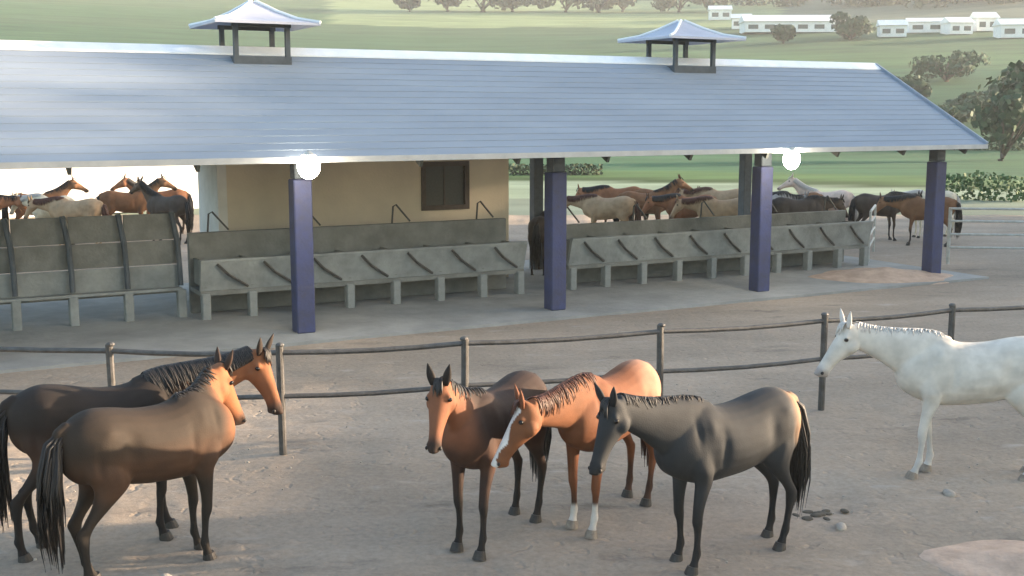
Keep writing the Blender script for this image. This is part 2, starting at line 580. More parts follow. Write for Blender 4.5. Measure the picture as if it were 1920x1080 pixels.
cupola(10.35, 1.08)

# room under the roof
RX0, RX1, RY0, RY1 = -0.12, 6.5, 4.75, 8.35
RH = 3.1
wx0, wx1, wz0, wz1 = 4.43, 5.60, 1.77, 2.82
def wallbox(name, x0, x1, y0, y1, z0, z1, m):
    bm = bmesh.new(); box(bm, ((x0 + x1) / 2, (y0 + y1) / 2, (z0 + z1) / 2), (x1 - x0, y1 - y0, z1 - z0)); return bm_obj(name, bm, m, barn)
bm = bmesh.new()
for x0, x1, z0, z1 in ((RX0, wx0, 0.03, RH), (wx1, RX1, 0.03, RH), (wx0, wx1, 0.03, wz0), (wx0, wx1, wz1, RH)):
    box(bm, ((x0 + x1) / 2, RY0, (z0 + z1) / 2), (x1 - x0, 0.2, z1 - z0))
bm_obj('front_wall', bm, M_WALL, barn)
wallbox('side_wall', RX0 - 0.2, RX0 - 0.002, RY0 - 0.1, 6.4, 0.03, RH, M_WALL_SKYLIT)  # left side wall coloured paler to carry the skylight on it
wallbox('side_wall', RX1 + 0.002, RX1 + 0.2, RY0 - 0.1, 6.4, 0.03, RH, M_WALL)
wallbox('back_wall', RX0, RX1, 6.2, 6.4, 0.03, RH, M_WALL)
wallbox('ceiling_board', RX0 - 0.2, RX1 + 0.2, RY0 - 0.1, 6.4, RH + 0.003, RH + 0.06, M_TIMBER)
win = bmesh.new()
for x0, x1, z0, z1 in ((wx0 - 0.03, wx0 + 0.08, wz0 - 0.04, wz1 + 0.04), (wx1 - 0.08, wx1 + 0.03, wz0 - 0.04, wz1 + 0.04), (wx0 + 0.08, wx1 - 0.08, wz0 - 0.04, wz0 + 0.07), (wx0 + 0.08, wx1 - 0.08, wz1 - 0.07, wz1 + 0.04)):
    box(win, ((x0 + x1) / 2, RY0 - 0.08, (z0 + z1) / 2), (x1 - x0, 0.12, z1 - z0))
wf = bm_obj('window', win, M_FRAME, barn)
bm = bmesh.new(); box(bm, ((wx0 + wx1) / 2, RY0 - 0.03, (wz0 + wz1) / 2), (wx1 - wx0 - 0.14, 0.02, wz1 - wz0 - 0.12)); bm_obj('window_screen', bm, M_SHUTTER, wf)
bm = bmesh.new(); box(bm, ((wx0 + wx1) / 2, RY0 - 0.05, (wz0 + wz1) / 2), (0.03, 0.018, wz1 - wz0 - 0.12)); bm_obj('window_bar', bm, M_FRAME, wf)

# ------------------------------------------------------------------ troughs and stall panels (local x along, y depth)
def trough(s0, s1, label, back_h, n0=2.05, step=1.0, hoops=True):
    t = empty('feed_trough', W(s0, n0, 0.03), BARN_RZ, label, 'trough', 'concrete feed troughs under the barn roof')
    L = s1 - s0
    bm = bmesh.new()
    hexa(bm, [(0, 0.10, 0.55), (L, 0.10, 0.55), (L, 0.20, 0.55), (0, 0.20, 0.55), (0, -0.06, 1.12), (L, -0.06, 1.12), (L, 0.04, 1.12), (0, 0.04, 1.12)])
    bm_obj('front_panel', bm, M_CONC, t)
    bm = bmesh.new(); box(bm, (L / 2, 0.55, 0.50), (L, 0.92, 0.09)); bm_obj('trough_bottom', bm, M_CONC_D, t)
    bm = bmesh.new(); box(bm, (L / 2, 1.0, back_h / 2), (L, 0.14, back_h), bevel=0.012); bm_obj('back_wall', bm, M_CONC_D, t)
    bm = bmesh.new(); box(bm, (L / 2, 0.0, 1.145), (L, 0.16, 0.045)); bm_obj('trough_lip', bm, M_CONC, t)
    n = max(1, round(L / step))
    bm = bmesh.new(); box(bm, (0, 0.12, 0.24), (0.16, 0.20, 0.52), bevel=0.015)
    pme = bpy.data.meshes.new('pillar'); bmesh.ops.recalc_face_normals(bm, faces=bm.faces[:]); bm.to_mesh(pme); bm.free(); pme.materials.append(M_CONC)
    bm = bmesh.new(); tube(bm, [(0, -0.09, 1.08), (0.22, -0.05, 0.86), (0.62, 0.06, 0.60)], 0.028, 6)
    bme = bpy.data.meshes.new('brace'); bmesh.ops.recalc_face_normals(bm, faces=bm.faces[:]); bm.to_mesh(bme); bm.free(); bme.materials.append(M_PIPE)
    bm = bmesh.new(); tube(bm, [(0, 0, 0), (0.03, 0, 0.36), (0.10, 0, 0.40), (0.42, 0, 0.03)], 0.02, 6)
    hme = bpy.data.meshes.new('neck_rail'); bmesh.ops.recalc_face_normals(bm, faces=bm.faces[:]); bm.to_mesh(hme); bm.free(); hme.materials.append(M_PIPE)
    bm = bmesh.new(); box(bm, (0, 0.50, 0.86), (0.05, 0.84, 0.5))
    dme = bpy.data.meshes.new('divider'); bmesh.ops.recalc_face_normals(bm, faces=bm.faces[:]); bm.to_mesh(dme); bm.free(); dme.materials.append(M_CONC_D)
    for i in range(n + 1):
        x = min(max(i * L / n, 0.1), L - 0.1)
        link_mesh('pillar', pme, None, t, (x, 0, 0))
        link_mesh('divider', dme, None, t, (x, 0, 0))
        if i < n:
            link_mesh('brace', bme, None, t, (x + 0.2, 0, 0))
            if hoops and i % 2 == 0: link_mesh('neck_rail', hme, None, t, (x + 0.3, 1.0, back_h))
    return t
trough(-1.35, 5.75, 'concrete feed trough in front of the beige room with the window', 1.60)
trough(6.9, 16.0, 'concrete feed trough right of the passage, brown horses standing behind it', 1.38)

# left stall front: tall grey boards with leaning dividers on a trough plinth
st = empty('stall_front', W(-9.6, 2.55, 0.03), BARN_RZ, 'tall grey board stall front with leaning dividers at the left end of the barn', 'stall wall')
Ls = 8.0
for r0, r1 in ((0.58, 1.02), (1.035, 1.50), (1.515, 2.02)):
    for i in range(8):
        bm = bmesh.new(); box(bm, (i * 1.0 + 0.5, 0.34 - 0.10 * (1.3 - r0) + random.uniform(-.006, .006), (r0 + r1) / 2), (0.985, 0.05, r1 - r0), bevel=0.006)
        bm_obj('board', bm, M_CONC if r0 < 1 else M_CONC_D, st)
for i in range(9):
    x = i * 1.0
    bm = bmesh.new(); tube(bm, [(x - 0.10, 0.26, 2.05), (x - 0.02, 0.20, 1.5), (x, 0.16, 1.0), (x, 0.12, 0.62)], [0.05, 0.055, 0.055, 0.05], 6)
    bm_obj('divider', bm, M_POST, st)
    bm = bmesh.new(); box(bm, (x, 0.12, 0.27), (0.16, 0.2, 0.56), bevel=0.015); bm_obj('pillar', bm, M_CONC, st)
bm = bmesh.new(); box(bm, (Ls / 2, 0.62, 0.52), (Ls, 0.9, 0.08)); bm_obj('trough_bottom', bm, M_CONC_D, st)
bm = bmesh.new(); box(bm, (Ls / 2, 0.12, 0.565), (Ls, 0.22, 0.05)); bm_obj('trough_lip', bm, M_CONC, st)

# ------------------------------------------------------------------ lit lamps on the posts
def emit(name, col, strength):
    m = bpy.data.materials.new(name); m.use_nodes = True
    nt = m.node_tree; b = nt.nodes['Principled BSDF']
    b.inputs['Base Color'].default_value = (0.9, 0.9, 0.85, 1)
    b.inputs['Emission Color'].default_value = (*col, 1)
    b.inputs['Emission Strength'].default_value = strength
    return m
M_BULB = emit('lamp_glow', (1.0, 0.90, 0.72), 24.0)
def lamp(s, z, label):
    t = empty('eave_lamp', W(s, -1.12, z), BARN_RZ, label, 'lamp', 'lit lamps along the barn eave')
    bm = bmesh.new(); ellipsoid(bm, (0, 0, 0), (0.20, 0.15, 0.22), 16, 10); bm_obj('lamp_globe', bm, M_BULB, t, smooth=True)
    bm = bmesh.new(); tube(bm, [(0, 0.185, 0.10), (0, 0.12, 0.19), (0, 0, 0.24)], 0.025, 8); bm_obj('bracket', bm, M_PIPE, t)
    bm = bmesh.new(); tube(bm, [(0, 0, 0.25), (0, 0, 0.215), (0, 0, 0.185)], [0.04, 0.08, 0.10], 14); bm_obj('lamp_cap', bm, M_PALEPIPE, t)
lamp(-0.20, 3.09, 'lit round lamp on the eave above the blue post in front of the beige room')
lamp(10.43, 3.01, 'lit round lamp on the eave near the third blue post, towards the right end')

# ------------------------------------------------------------------ pipe fence round the horse pen
def gpt(x, y):
    return Vector((x, y, yard_z(x, y)))
FP = [(-8.0, 14.0), (-4.69, 13.45), (-2.69, 13.35), (-0.58, 13.9), (1.9, 14.68), (4.18, 15.45), (6.2, 16.3), (8.6, 17.1), (11.8, 17.9)]
fence = empty('pipe_fence', (FP[0][0], FP[0][1], 0), 0, 'dark two-rail steel pipe fence running behind the horses', 'fence')
fo = Vector((FP[0][0], FP[0][1], 0))
FH = 1.28
for (x, y) in FP:
    p = gpt(x, y) - fo
    bm = bmesh.new(); tube(bm, [p + Vector((0, 0, -0.15)), p + Vector((random.uniform(-.02, .02), 0, FH + 0.03))], 0.045, 10)
    o = bm_obj('post', bm, M_PIPE, fence, smooth=False)
    bm = bmesh.new(); ellipsoid(bm, p + Vector((0, 0, FH + 0.03)), (0.052, 0.052, 0.03), 10, 6); bm_obj('post_cap', bm, M_PIPE, o)
for h, r in ((FH - 0.04, 0.032), (0.72, 0.030)):
    pts = []
    for (x, y), (x2, y2) in zip(FP[:-1], FP[1:]):
        for k in range(4):
            t = k / 4
            sag = -0.03 * math.sin(math.pi * t)
            pts.append(Vector((x + (x2 - x) * t, y + (y2 - y) * t, h + sag)) - Vector((fo.x, fo.y + 0.0, 0)))
    pts.append(Vector((FP[-1][0], FP[-1][1], h)) - fo)
    bm = bmesh.new(); tube(bm, pts, r, 8); bm_obj('rail', bm, M_PIPE, fence)

# ------------------------------------------------------------------ horses
def lerp(a, b, t): return a + (b - a) * t
def sstep(a, b, x):
    t = np.clip((x - a) / (b - a), 0, 1)
    return t * t * (3 - 2 * t)

HORSE = dict(
    trunk=[(-0.83, 1.22, .06, .05), (-0.80, 1.20, .17, .13), (-0.70, 1.19, .27, .22), (-0.55, 1.195, .315, .275), (-0.36, 1.165, .325, .28), (-0.12, 1.115, .325, .295),
           (0.13, 1.10, .335, .285), (0.33, 1.125, .37, .25), (0.48, 1.13, .335, .225), (0.63, 1.12, .26, .195), (0.73, 1.11, .18, .14), (0.77, 1.10, .07, .06)],
    fore=[(0.40, .13, 1.16, .13, .10), (0.43, .16, .98, .125, .085), (0.40, .165, .84, .092, .072), (0.43, .155, .66, .062, .054), (0.445, .15, .52, .050, .047), (0.445, .148, .45, .050, .046),
          (0.435, .147, .37, .036, .034), (0.435, .146, .24, .033, .030), (0.435, .146, .165, .043, .039), (0.455, .146, .105, .036, .034), (0.475, .146, .055, .050, .048), (0.478, .146, .03, .05, .05)],
    hind=[(-0.56, .12, 1.20, .20, .12), (-0.52, .15, 1.02, .20, .125), (-0.47, .165, .88, .155, .105), (-0.55, .16, .74, .092, .070), (-0.65, .152, .62, .062, .052), (-0.71, .15, .54, .066, .046),
          (-0.71, .15, .47, .050, .042), (-0.695, .148, .36, .038, .034), (-0.675, .147, .24, .037, .032), (-0.665, .146, .17, .045, .040), (-0.64, .146, .11, .037, .035), (-0.62, .146, .055, .050, .048), (-0.616, .146, .03, .05, .05)],
    neck0=(0.36, 1.19), neckr=[(.33, .17), (.30, .155), (.235, .125), (.18, .10), (.145, .085), (.125, .08)],
    head=[(-0.03, .07, .05), (0.0, .10, .078), (0.06, .128, .098), (0.14, .142, .108), (0.22, .130, .100), (0.31, .105, .080), (0.40, .085, .064), (0.48, .075, .058), (0.55, .072, .058), (0.60, .058, .050), (0.625, .03, .03)],
)

def build_horse(name, loc, rz, label, poll, muzzle, coat, legs, scale=1.0, group=None, swings=(0, 0, 0, 0), mane=None, mane_side=1, tail_m=None, voxel=0.015,
                hooves=(0, 0, 0, 0), mane_len=0.24, forelock=True, ears=0.0, tail_sway=0.0, spec=HORSE, cat='horse'):
    """coat(P, info) -> Nx3 colours ; legs = swing dict; order fore_l fore_r hind_l hind_r"""
    root = empty(name, loc, rz, label, cat, group)
    bm = bmesh.new()
    Y = Vector((0, 1, 0)); Z = Vector((0, 0, 1))
    loft(bm, [((x, 0, z), Y, Z, hw, hh) for x, z, hh, hw in spec['trunk']], 24, 3)
    poll = Vector(poll); muzzle = Vector(muzzle)
    hd = (muzzle - poll).normalized()
    HL = 0.62
    fwd = Vector((hd.x, hd.y, 0))
    hl = Z.cross(hd)
    if abs(hd.z) > 0.97 or hl.length < 0.2: hl = Y.copy()
    hl.normalize()
    if hl.y < 0 and abs(hl.y) > 0.5: hl = -hl
    Vh = hd.cross(hl).normalized()
    # head
    loft(bm, [(poll + hd * t - Vh * hh, hl, Vh, hw, hh) for t, hh, hw in spec['head']], 18, 3)
    for sgn in (-1, 1):   # cheek, brow, nostril swell
        ellipsoid(bm, poll + hd * 0.17 - Vh * 0.17 + hl * sgn * 0.055, (0.085, 0.085, 0.085), 12, 8)
        ellipsoid(bm, poll + hd * 0.13 - Vh * 0.055 + hl * sgn * 0.082, (0.034, 0.034, 0.034), 10, 7)
        ellipsoid(bm, poll + hd * 0.545 - Vh * 0.05 + hl * sgn * 0.042, (0.03, 0.03, 0.03), 10, 7)
    ellipsoid(bm, poll + hd * 0.56 - Vh * 0.125, (0.042, 0.042, 0.036), 10, 7)
    # neck
    nb = Vector((spec['neck0'][0], 0, spec['neck0'][1]))
    ne = poll - Vh * 0.12 + hd * 0.05
    dirn = (ne - nb)
    ctrl1 = nb + Vector((0.62, 0, 0.30)).normalized() * dirn.length * 0.36
    back = (dirn.normalized() - hd * 0.25 - Vh * 0.0).normalized()
    ctrl2 = ne - (dirn.normalized() * 0.8 + Vector((0.15, 0, 0.1))).normalized() * dirn.length * 0.33
    def bez(t): return nb * (1 - t) ** 3 + ctrl1 * 3 * t * (1 - t) ** 2 + ctrl2 * 3 * t * t * (1 - t) + ne * t ** 3
    st = []; crest = []
    NR = spec['neckr']
    for i in range(13):
        t = i / 12
        c = bez(t); T = (bez(min(t + .02, 1)) - bez(max(t - .02, 0))).normalized()
        lat = (Y * (1 - t) + hl * t).normalized()
        lat = (lat - T * lat.dot(T)).normalized()
        V = T.cross(lat).normalized()
        f = t * (len(NR) - 1); j = min(int(f), len(NR) - 2); f -= j
        hh = lerp(NR[j][0], NR[j + 1][0], f); hw = lerp(NR[j][1], NR[j + 1][1], f)
        st.append((c, lat, V, hw, hh)); crest.append((c, V, lat, hh, hw))
    loft(bm, st, 20, 1)
    # legs
    joints = []
    feet = []
    for k, (key, sg) in enumerate((('fore', 1), ('fore', -1), ('hind', 1), ('hind', -1))):
        L = spec[key]; ztop = L[0][2]
        rows = []
        for x, y, z, rx, ry in L:
            dx = swings[k] * ((ztop - z) / ztop) ** 1.15
            rows.append(((x + dx, sg * y, z), Vector((1, 0, 0)), Y, rx, ry))
        loft(bm, rows, 14, 3)
        feet.append((rows[-1][0][0], rows[-1][0][1]))
    # tail dock
    tube(bm, [(-0.74, 0, 1.40), (-0.83, 0, 1.36), (-0.87, 0, 1.26), (-0.88, 0, 1.12)], [0.06, 0.05, 0.04, 0.025], 10)
    me0 = bpy.data.meshes.new('raw'); bmesh.ops.recalc_face_normals(bm, faces=bm.faces[:]); bm.to_mesh(me0); bm.free()
    tmp = bpy.data.objects.new('raw', me0); COL.objects.link(tmp)
    md = tmp.modifiers.new('r', 'REMESH'); md.mode = 'VOXEL'; md.voxel_size = voxel
    md2 = tmp.modifiers.new('s', 'SMOOTH'); md2.factor = 0.5; md2.iterations = max(3, int(0.12 / voxel))
    dg = bpy.context.evaluated_depsgraph_get()
    me = bpy.data.meshes.new_from_object(tmp.evaluated_get(dg))
    bpy.data.objects.remove(tmp, do_unlink=True)
    n = len(me.vertices)
    P = np.empty(n * 3, 'f'); me.vertices.foreach_get('co', P); P = P.reshape(n, 3).astype(float)
    # a little muscle and bone relief pushed into the surface
    Nn = np.empty(n * 3, 'f'); me.vertices.foreach_get('normal', Nn); Nn = Nn.reshape(n, 3).astype(float)
    def dent(c, r, amp):
        global_d = np.linalg.norm((P - np.array(c)) / np.array(r), axis=1)
        return amp * np.exp(-global_d ** 2 * 2.0)
    off = np.zeros(n)
    for sg in (-1, 1):
        off += dent((-0.33, sg * .27, 1.18), (.10, .12, .20), -0.022)   # flank hollow
        off += dent((0.24, sg * .27, 1.10), (.06, .12, .25), -0.016)    # behind shoulder
        off += dent((0.52, sg * .22, 1.06), (.12, .12, .16), 0.014)     # shoulder point
        off += dent((-0.52, sg * .27, 1.36), (.10, .08, .08), 0.016)    # hip bone
        off += dent((0.05, sg * .30, 1.02), (.30, .1, .16), 0.010)      # ribs
        off += dent((0.36, sg * .22, 1.30), (.07, .10, .14), 0.012)     # shoulder blade
        off += dent((0.50, sg * .20, 1.28), (.05, .10, .16), -0.014)    # in front of the shoulder blade
        off += dent((0.44, sg * .23, 0.92), (.09, .08, .08), 0.016)     # elbow and forearm muscle
        off += dent((0.30, sg * .22, 0.86), (.06, .10, .06), -0.014)
        off += dent((-0.62, sg * .24, 1.05), (.05, .10, .22), -0.014)   # groove down the thigh
        off += dent((-0.48, sg * .25, 0.98), (.09, .08, .16), 0.012)
        off += dent((-0.74, sg * .15, 0.62), (.03, .08, .08), -0.010)   # above the hock
        off += dent((-0.20, sg * .28, 0.93), (.16, .10, .08), -0.012)
    off += dent((0.68, 0, 1.02), (.10, .035, .20), -0.018)              # chest groove
    off += dent((-0.84, 0, 1.10), (.10, .03, .2), -0.02)
    P2 = P + Nn * off[:, None]
    me.vertices.foreach_set('co', P2.astype('f').ravel())
    info = dict(poll=np.array(poll), hd=np.array(hd), Vh=np.array(Vh), hl=np.array(hl), crest=crest)
    t_head = (P - info['poll']) @ info['hd']
    v_head = (P - info['poll']) @ info['Vh']
    l_head = (P - info['poll']) @ info['hl']
    dline = np.linalg.norm(P - (info['poll'] + np.clip(t_head, 0, .62)[:, None] * info['hd']), axis=1)
    info.update(t=t_head, v=v_head, l=l_head, on_head=(dline < 0.30) & (t_head > -0.05) & (P[:, 2] > 0.3) & (P[:, 0] > 0.55))
    C = coat(P, info)
    C = np.concatenate([np.clip(C, 0, 1), np.ones((n, 1))], 1)
    ca = me.color_attributes.new('coat', 'FLOAT_COLOR', 'POINT')
    ca.data.foreach_set('color', C.astype('f').ravel())
    me.name = 'body'
    me.materials.clear()
    body = link_mesh('body', me, M_COAT, root, smooth=True)
    # hooves
    for k, (fx, fy) in enumerate(feet):
        hb = bmesh.new()
        tube(hb, [(fx, fy, 0.066), (fx + 0.008, fy, 0.03), (fx + 0.018, fy, -0.012)], [0.047, 0.057, 0.066], 14)
        bm_obj('hoof', hb, M_HOOF_PALE if hooves[k] else M_HOOF, root, smooth=False)
    # ears
    for sg in (-1, 1):
        eb = bmesh.new()
        base = poll + hl * sg * 0.058 - Vh * 0.02 + hd * 0.015
        d = (Vh * 0.55 - hd * (0.75 - ears) + hl * sg * 0.28).normalized()
        s2 = d.cross(hl).normalized(); u2 = s2.cross(d).normalized()
        rows = [(base + d * t, u2, s2, ru, ru * 0.6) for t, ru in ((-0.02, .028), (.04, .038), (.09, .034), (.14, .018), (.175, .003))]
        loft(eb, rows, 10, 2)
        eme = bm_obj('ear', eb, M_COAT, root, smooth=True)
        cc = eme.data.color_attributes.new('coat', 'FLOAT_COLOR', 'POINT')
        col = legs if legs is not None else (0.1, 0.08, 0.06)
        for i in range(len(eme.data.vertices)): cc.data[i].color = (*col, 1)
        ey = bmesh.new(); ellipsoid(ey, poll + hd * 0.15 - Vh * 0.06 + hl * sg * 0.097, (0.024, 0.024, 0.022), 10, 8); bm_obj('eye', ey, M_EYE, root, smooth=True)
        nb_ = bmesh.new(); ellipsoid(nb_, poll + hd * 0.575 - Vh * 0.05 + hl * sg * 0.062, (0.018, 0.012, 0.018), 8, 6); bm_obj('nostril', nb_, M_DARKSKIN, root, smooth=True)
    rnd = random.Random(hash(label) % 1000 if False else len(label))
    # mane
    mm = mane or M_MANE_BLACK
    mb = bmesh.new()
    for i in range(650):
        t = 0.10 + 0.88 * rnd.random()
        f = t * 12; j = min(int(f), 11); f -= j
        c = crest[j][0].lerp(crest[j + 1][0], f); V = crest[j][1].lerp(crest[j + 1][1], f).normalized(); lat = crest[j][2].lerp(crest[j + 1][2], f).normalized()
        hh = lerp(crest[j][3], crest[j + 1][3], f); hw = lerp(crest[j][4], crest[j + 1][4], f)
        sd_ = mane_side if rnd.random() < 0.82 else -mane_side
        T = V.cross(lat)
        ln = mane_len * rnd.uniform(0.45, 1.2); cv = rnd.uniform(-.03, .03) * (0.6 + 0.4 * math.sin(math.pi * t))
        root_p = c + V * (hh - 0.015)
        sl = rnd.uniform(-0.25, 0.10)
        pts = []
        for q in range(6):
            u = q / 5
            a = u * ln / max(hh, 0.1) * 1.0
            a = min(a, 1.6)
            off_ = lat * sd_ * (hw + 0.004 + rnd.uniform(0, 0.012)) * math.sin(a) + V * ((hh + 0.012) * math.cos(a))
            pts.append(c + off_ + (Vector((0, 0, -1)) * 0.02 * u) - T * (sl * u * 0.3 + cv * math.sin(u * 3.0)))
        tube(mb, pts, [0.006, 0.009, 0.008, 0.007, 0.005, 0.0015], 4, flat=0.7)
    bm_obj('mane', mb, mm, root, smooth=True)
    if forelock:
        fb = bmesh.new()
        for i in range(16):
            b0 = poll + hl * rnd.uniform(-.03, .03) - hd * 0.02 + Vh * 0.005
            e = rnd.uniform(0.10, 0.18); q = rnd.uniform(-.045, .045)
            tube(fb, [b0, b0 + hd * e * .4 + Vh * 0.025 + hl * q * .4, b0 + hd * e * .75 + Vh * .02 + hl * q * .8, b0 + hd * e + Vh * 0.008 + hl * q], [.008, .011, .008, .002], 5)
        bm_obj('forelock', fb, mm, root, smooth=True)
    tb = bmesh.new()
    for i in range(150):
        a = rnd.uniform(0, 2 * math.pi); rr = rnd.uniform(0, 0.045)
        ox, oy = math.cos(a) * rr, math.sin(a) * rr
        b0 = Vector((-0.80 + ox * .4, oy * .8, 1.385 - rnd.uniform(0, .22)))
        ln = rnd.uniform(0.62, 0.95)
        pts = [b0, b0 + Vector((-0.085 + ox, oy, -0.08)), b0 + Vector((-0.13 + ox * 1.6, oy * 1.8 + tail_sway * .3, -0.32)), b0 + Vector((-0.13 + ox * 2, oy * 2 + tail_sway * .7, -0.32 - (ln - .3) * .55)), b0 + Vector((-0.11 + ox * 1.6, oy * 1.5 + tail_sway, -0.32 - (ln - .3)))]
        tube(tb, pts, [0.008, 0.012, 0.012, 0.009, 0.002], 4)
    bm_obj('tail', tb, tail_m or mm, root, smooth=True)
    root.scale = (scale,) * 3
    return root

def C3(c, n): return np.tile(np.array(c, float), (n, 1))
def mixc(a, b, f): return a * (1 - f[:, None]) + b * f[:, None]
def wob(P, s=5.0, seed=0.0):
    return np.sin(P[:, 0] * s + seed) * np.sin(P[:, 1] * s * 1.3 + 1 + seed) * np.sin(P[:, 2] * s * .9 + 2)

def bay(body, light, point, blaze=0.0, socks=(), leg_top=0.62, muz=True, dorsal=0.5):
    def f(P, I):
        n = len(P)
        c = C3(body, n)
        # belly, throat and flank paler
        fl_ = sstep(1.25, 0.95, P[:, 2] + 0.06 * wob(P, 4)) * sstep(0.7, 0.85, P[:, 2]) * 0.15
        c = mixc(c, C3(light, n), fl_)
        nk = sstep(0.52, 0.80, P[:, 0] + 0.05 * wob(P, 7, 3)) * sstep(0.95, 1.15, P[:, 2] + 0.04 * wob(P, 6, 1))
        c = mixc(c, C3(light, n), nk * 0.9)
        c = mixc(c, C3(light, n), I['on_head'] * 0.7)
        top = sstep(1.38, 1.47, P[:, 2]) * (P[:, 0] < 0.5) * dorsal
        c = mixc(c, C3(point, n), top)
        lg = sstep(leg_top, leg_top - 0.2, P[:, 2] + 0.04 * wob(P, 9, 2)) * (1 - I['on_head'])
        c = mixc(c, C3(point, n), lg)
        if muz:
            c = mixc(c, C3(point, n), I['on_head'] * sstep(0.44, 0.56, I['t']) * 0.9)
        if blaze > 0:
            bz = I['on_head'] * (np.abs(I['l']) < blaze * (1 + 0.25 * np.sin(I['t'] * 22))) * (I['v'] > -0.055) * (I['t'] > 0.05)
            c = mixc(c, C3((0.72, 0.68, 0.64), n), bz.astype(float))
        for (sx, sy, h) in socks:
            sk = (np.sign(P[:, 0]) == sx) * (np.sign(P[:, 1]) == sy) * sstep(h + .03, h - .03, P[:, 2])
            c = mixc(c, C3((0.55, 0.50, 0.45), n), sk.astype(float))
        return c
    return f

def plain(col, col2, muzzle=None, legs=None, lt=0.5):
    def f(P, I):
        n = len(P)
        c = C3(col, n)
        c = mixc(c, C3(col2, n), np.clip(0.5 + 0.9 * wob(P, 5, 1), 0, 1) * 0.6)
        if legs: c = mixc(c, C3(legs, n), sstep(lt, lt - .3, P[:, 2]) * (1 - I['on_head']) * 0.8)
        if muzzle: c = mixc(c, C3(muzzle, n), I['on_head'] * sstep(0.47, 0.58, I['t']) * 0.85)
        return c
    return f

def sunrump_bay(*a, **k):
    base = bay(*a, **k)
    def f(P, I):
        c = base(P, I)
        q = sstep(-0.20, -0.55, P[:, 0] + 0.06 * wob(P, 7, 1)) * sstep(0.85, 1.1, P[:, 2] + 0.05 * wob(P, 8, 2))
        return mixc(c, C3((0.36, 0.19, 0.125), len(P)), q * 0.9)  # hindquarters lightened in the coat colour, standing for sunlight on them
    return f

def sunrump_plain(*a):
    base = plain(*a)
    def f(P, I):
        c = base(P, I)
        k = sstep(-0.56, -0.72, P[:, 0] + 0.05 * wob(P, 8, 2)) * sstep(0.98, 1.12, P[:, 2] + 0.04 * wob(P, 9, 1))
        return mixc(c, C3((0.26, 0.155, 0.09), len(P)), k * 0.9)  # tan put into the buttock colour as a sun highlight
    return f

G_PEN = 'horses standing in the front pen'
build_horse('horse', (-3.75, 10.58, 0), R(27.3), 'dark bay horse with long black mane and tail, leftmost, partly behind another horse', (1.40, -0.12, 1.66), (1.52, -0.26, 1.10),
            bay((0.021, 0.015, 0.012), (0.22, 0.085, 0.036), (0.016, 0.013, 0.012)), (0.03, 0.02, 0.015), swings=(0.05, -0.06, 0.02, -0.16), mane_side=-1, mane_len=0.36, group=G_PEN, scale=1.04)  # neck and head colour brightened to stand for sun on them
build_horse('horse', (-3.13, 9.92, 0), R(48), 'olive-brown bay horse at left, nearest the camera, lit chest and dark legs', (0.83, 0.16, 1.64), (1.06, 0.18, 1.08),
            bay((0.028, 0.019, 0.013), (0.25, 0.098, 0.042), (0.02, 0.016, 0.013), dorsal=0.25), (0.04, 0.022, 0.015), swings=(0.02, -0.08, 0.10, -0.06), mane_side=1, mane_len=0.16, group=G_PEN, scale=1.03)  # chest, neck and head colour lifted to carry the sunlight
build_horse('horse', (-0.16, 10.705, 0), R(-118.6), 'dark-chested bay horse facing the camera with black ears pricked', (0.98, 0.0, 1.72), (1.21, 0.07, 1.17),
            bay((0.034, 0.018, 0.013), (0.19, 0.072, 0.034), (0.018, 0.014, 0.012), dorsal=0.2), (0.018, 0.013, 0.011), swings=(0.06, -0.03, 0.05, -0.05), mane_side=-1, mane_len=0.2, group=G_PEN, ears=-0.3)
build_horse('horse', (0.95, 11.25, 0), R(-124.3), 'chestnut horse with a white blaze and pale tan rump, lowering its head between two others', (1.42, -0.10, 1.46), (1.62, -0.28, 0.90),  # pale tan rump is sunlight put into the coat colour
            sunrump_bay((0.16, 0.058, 0.025), (0.19, 0.075, 0.033), (0.06, 0.028, 0.017), blaze=0.045, socks=((1, 1, 0.30), (1, -1, 0.22)), leg_top=0.45, muz=False, dorsal=0.0), (0.16, 0.06, 0.03),
            swings=(0.08, -0.05, 0.06, -0.08), mane=M_MANE_BROWN, mane_side=-1, mane_len=0.22, group=G_PEN, hooves=(1, 1, 0, 0))
build_horse('horse', (1.92, 10.19, 0), R(-147.1), 'charcoal grey horse with a tan rump standing side-on at centre right', (1.39, 0.05, 1.66), (1.57, 0.08, 1.11),  # tan rump is a sun highlight put into the coat colour
            sunrump_plain((0.027, 0.0285, 0.031), (0.020, 0.0205, 0.0225), (0.018, 0.017, 0.017), (0.014, 0.012, 0.011), 0.75), (0.02, 0.02, 0.022), swings=(0.02, -0.06, 0.04, -0.10), mane_side=-1, mane_len=0.12, group=G_PEN)
build_horse('horse', (5.05, 12.62, 0), R(174), 'white horse walking in from the right edge beside the fence', (1.32, 0.05, 1.62), (1.64, 0.16, 1.10),
            plain((0.56, 0.515, 0.455), (0.52, 0.475, 0.415), (0.30, 0.26, 0.24), (0.50, 0.46, 0.42), 0.6), (0.58, 0.54, 0.50), swings=(0.10, -0.12, 0.05, -0.06), mane=M_MANE_WHITE, mane_side=-1, mane_len=0.14,
            group=G_PEN, hooves=(1, 1, 1, 1), scale=1.05)

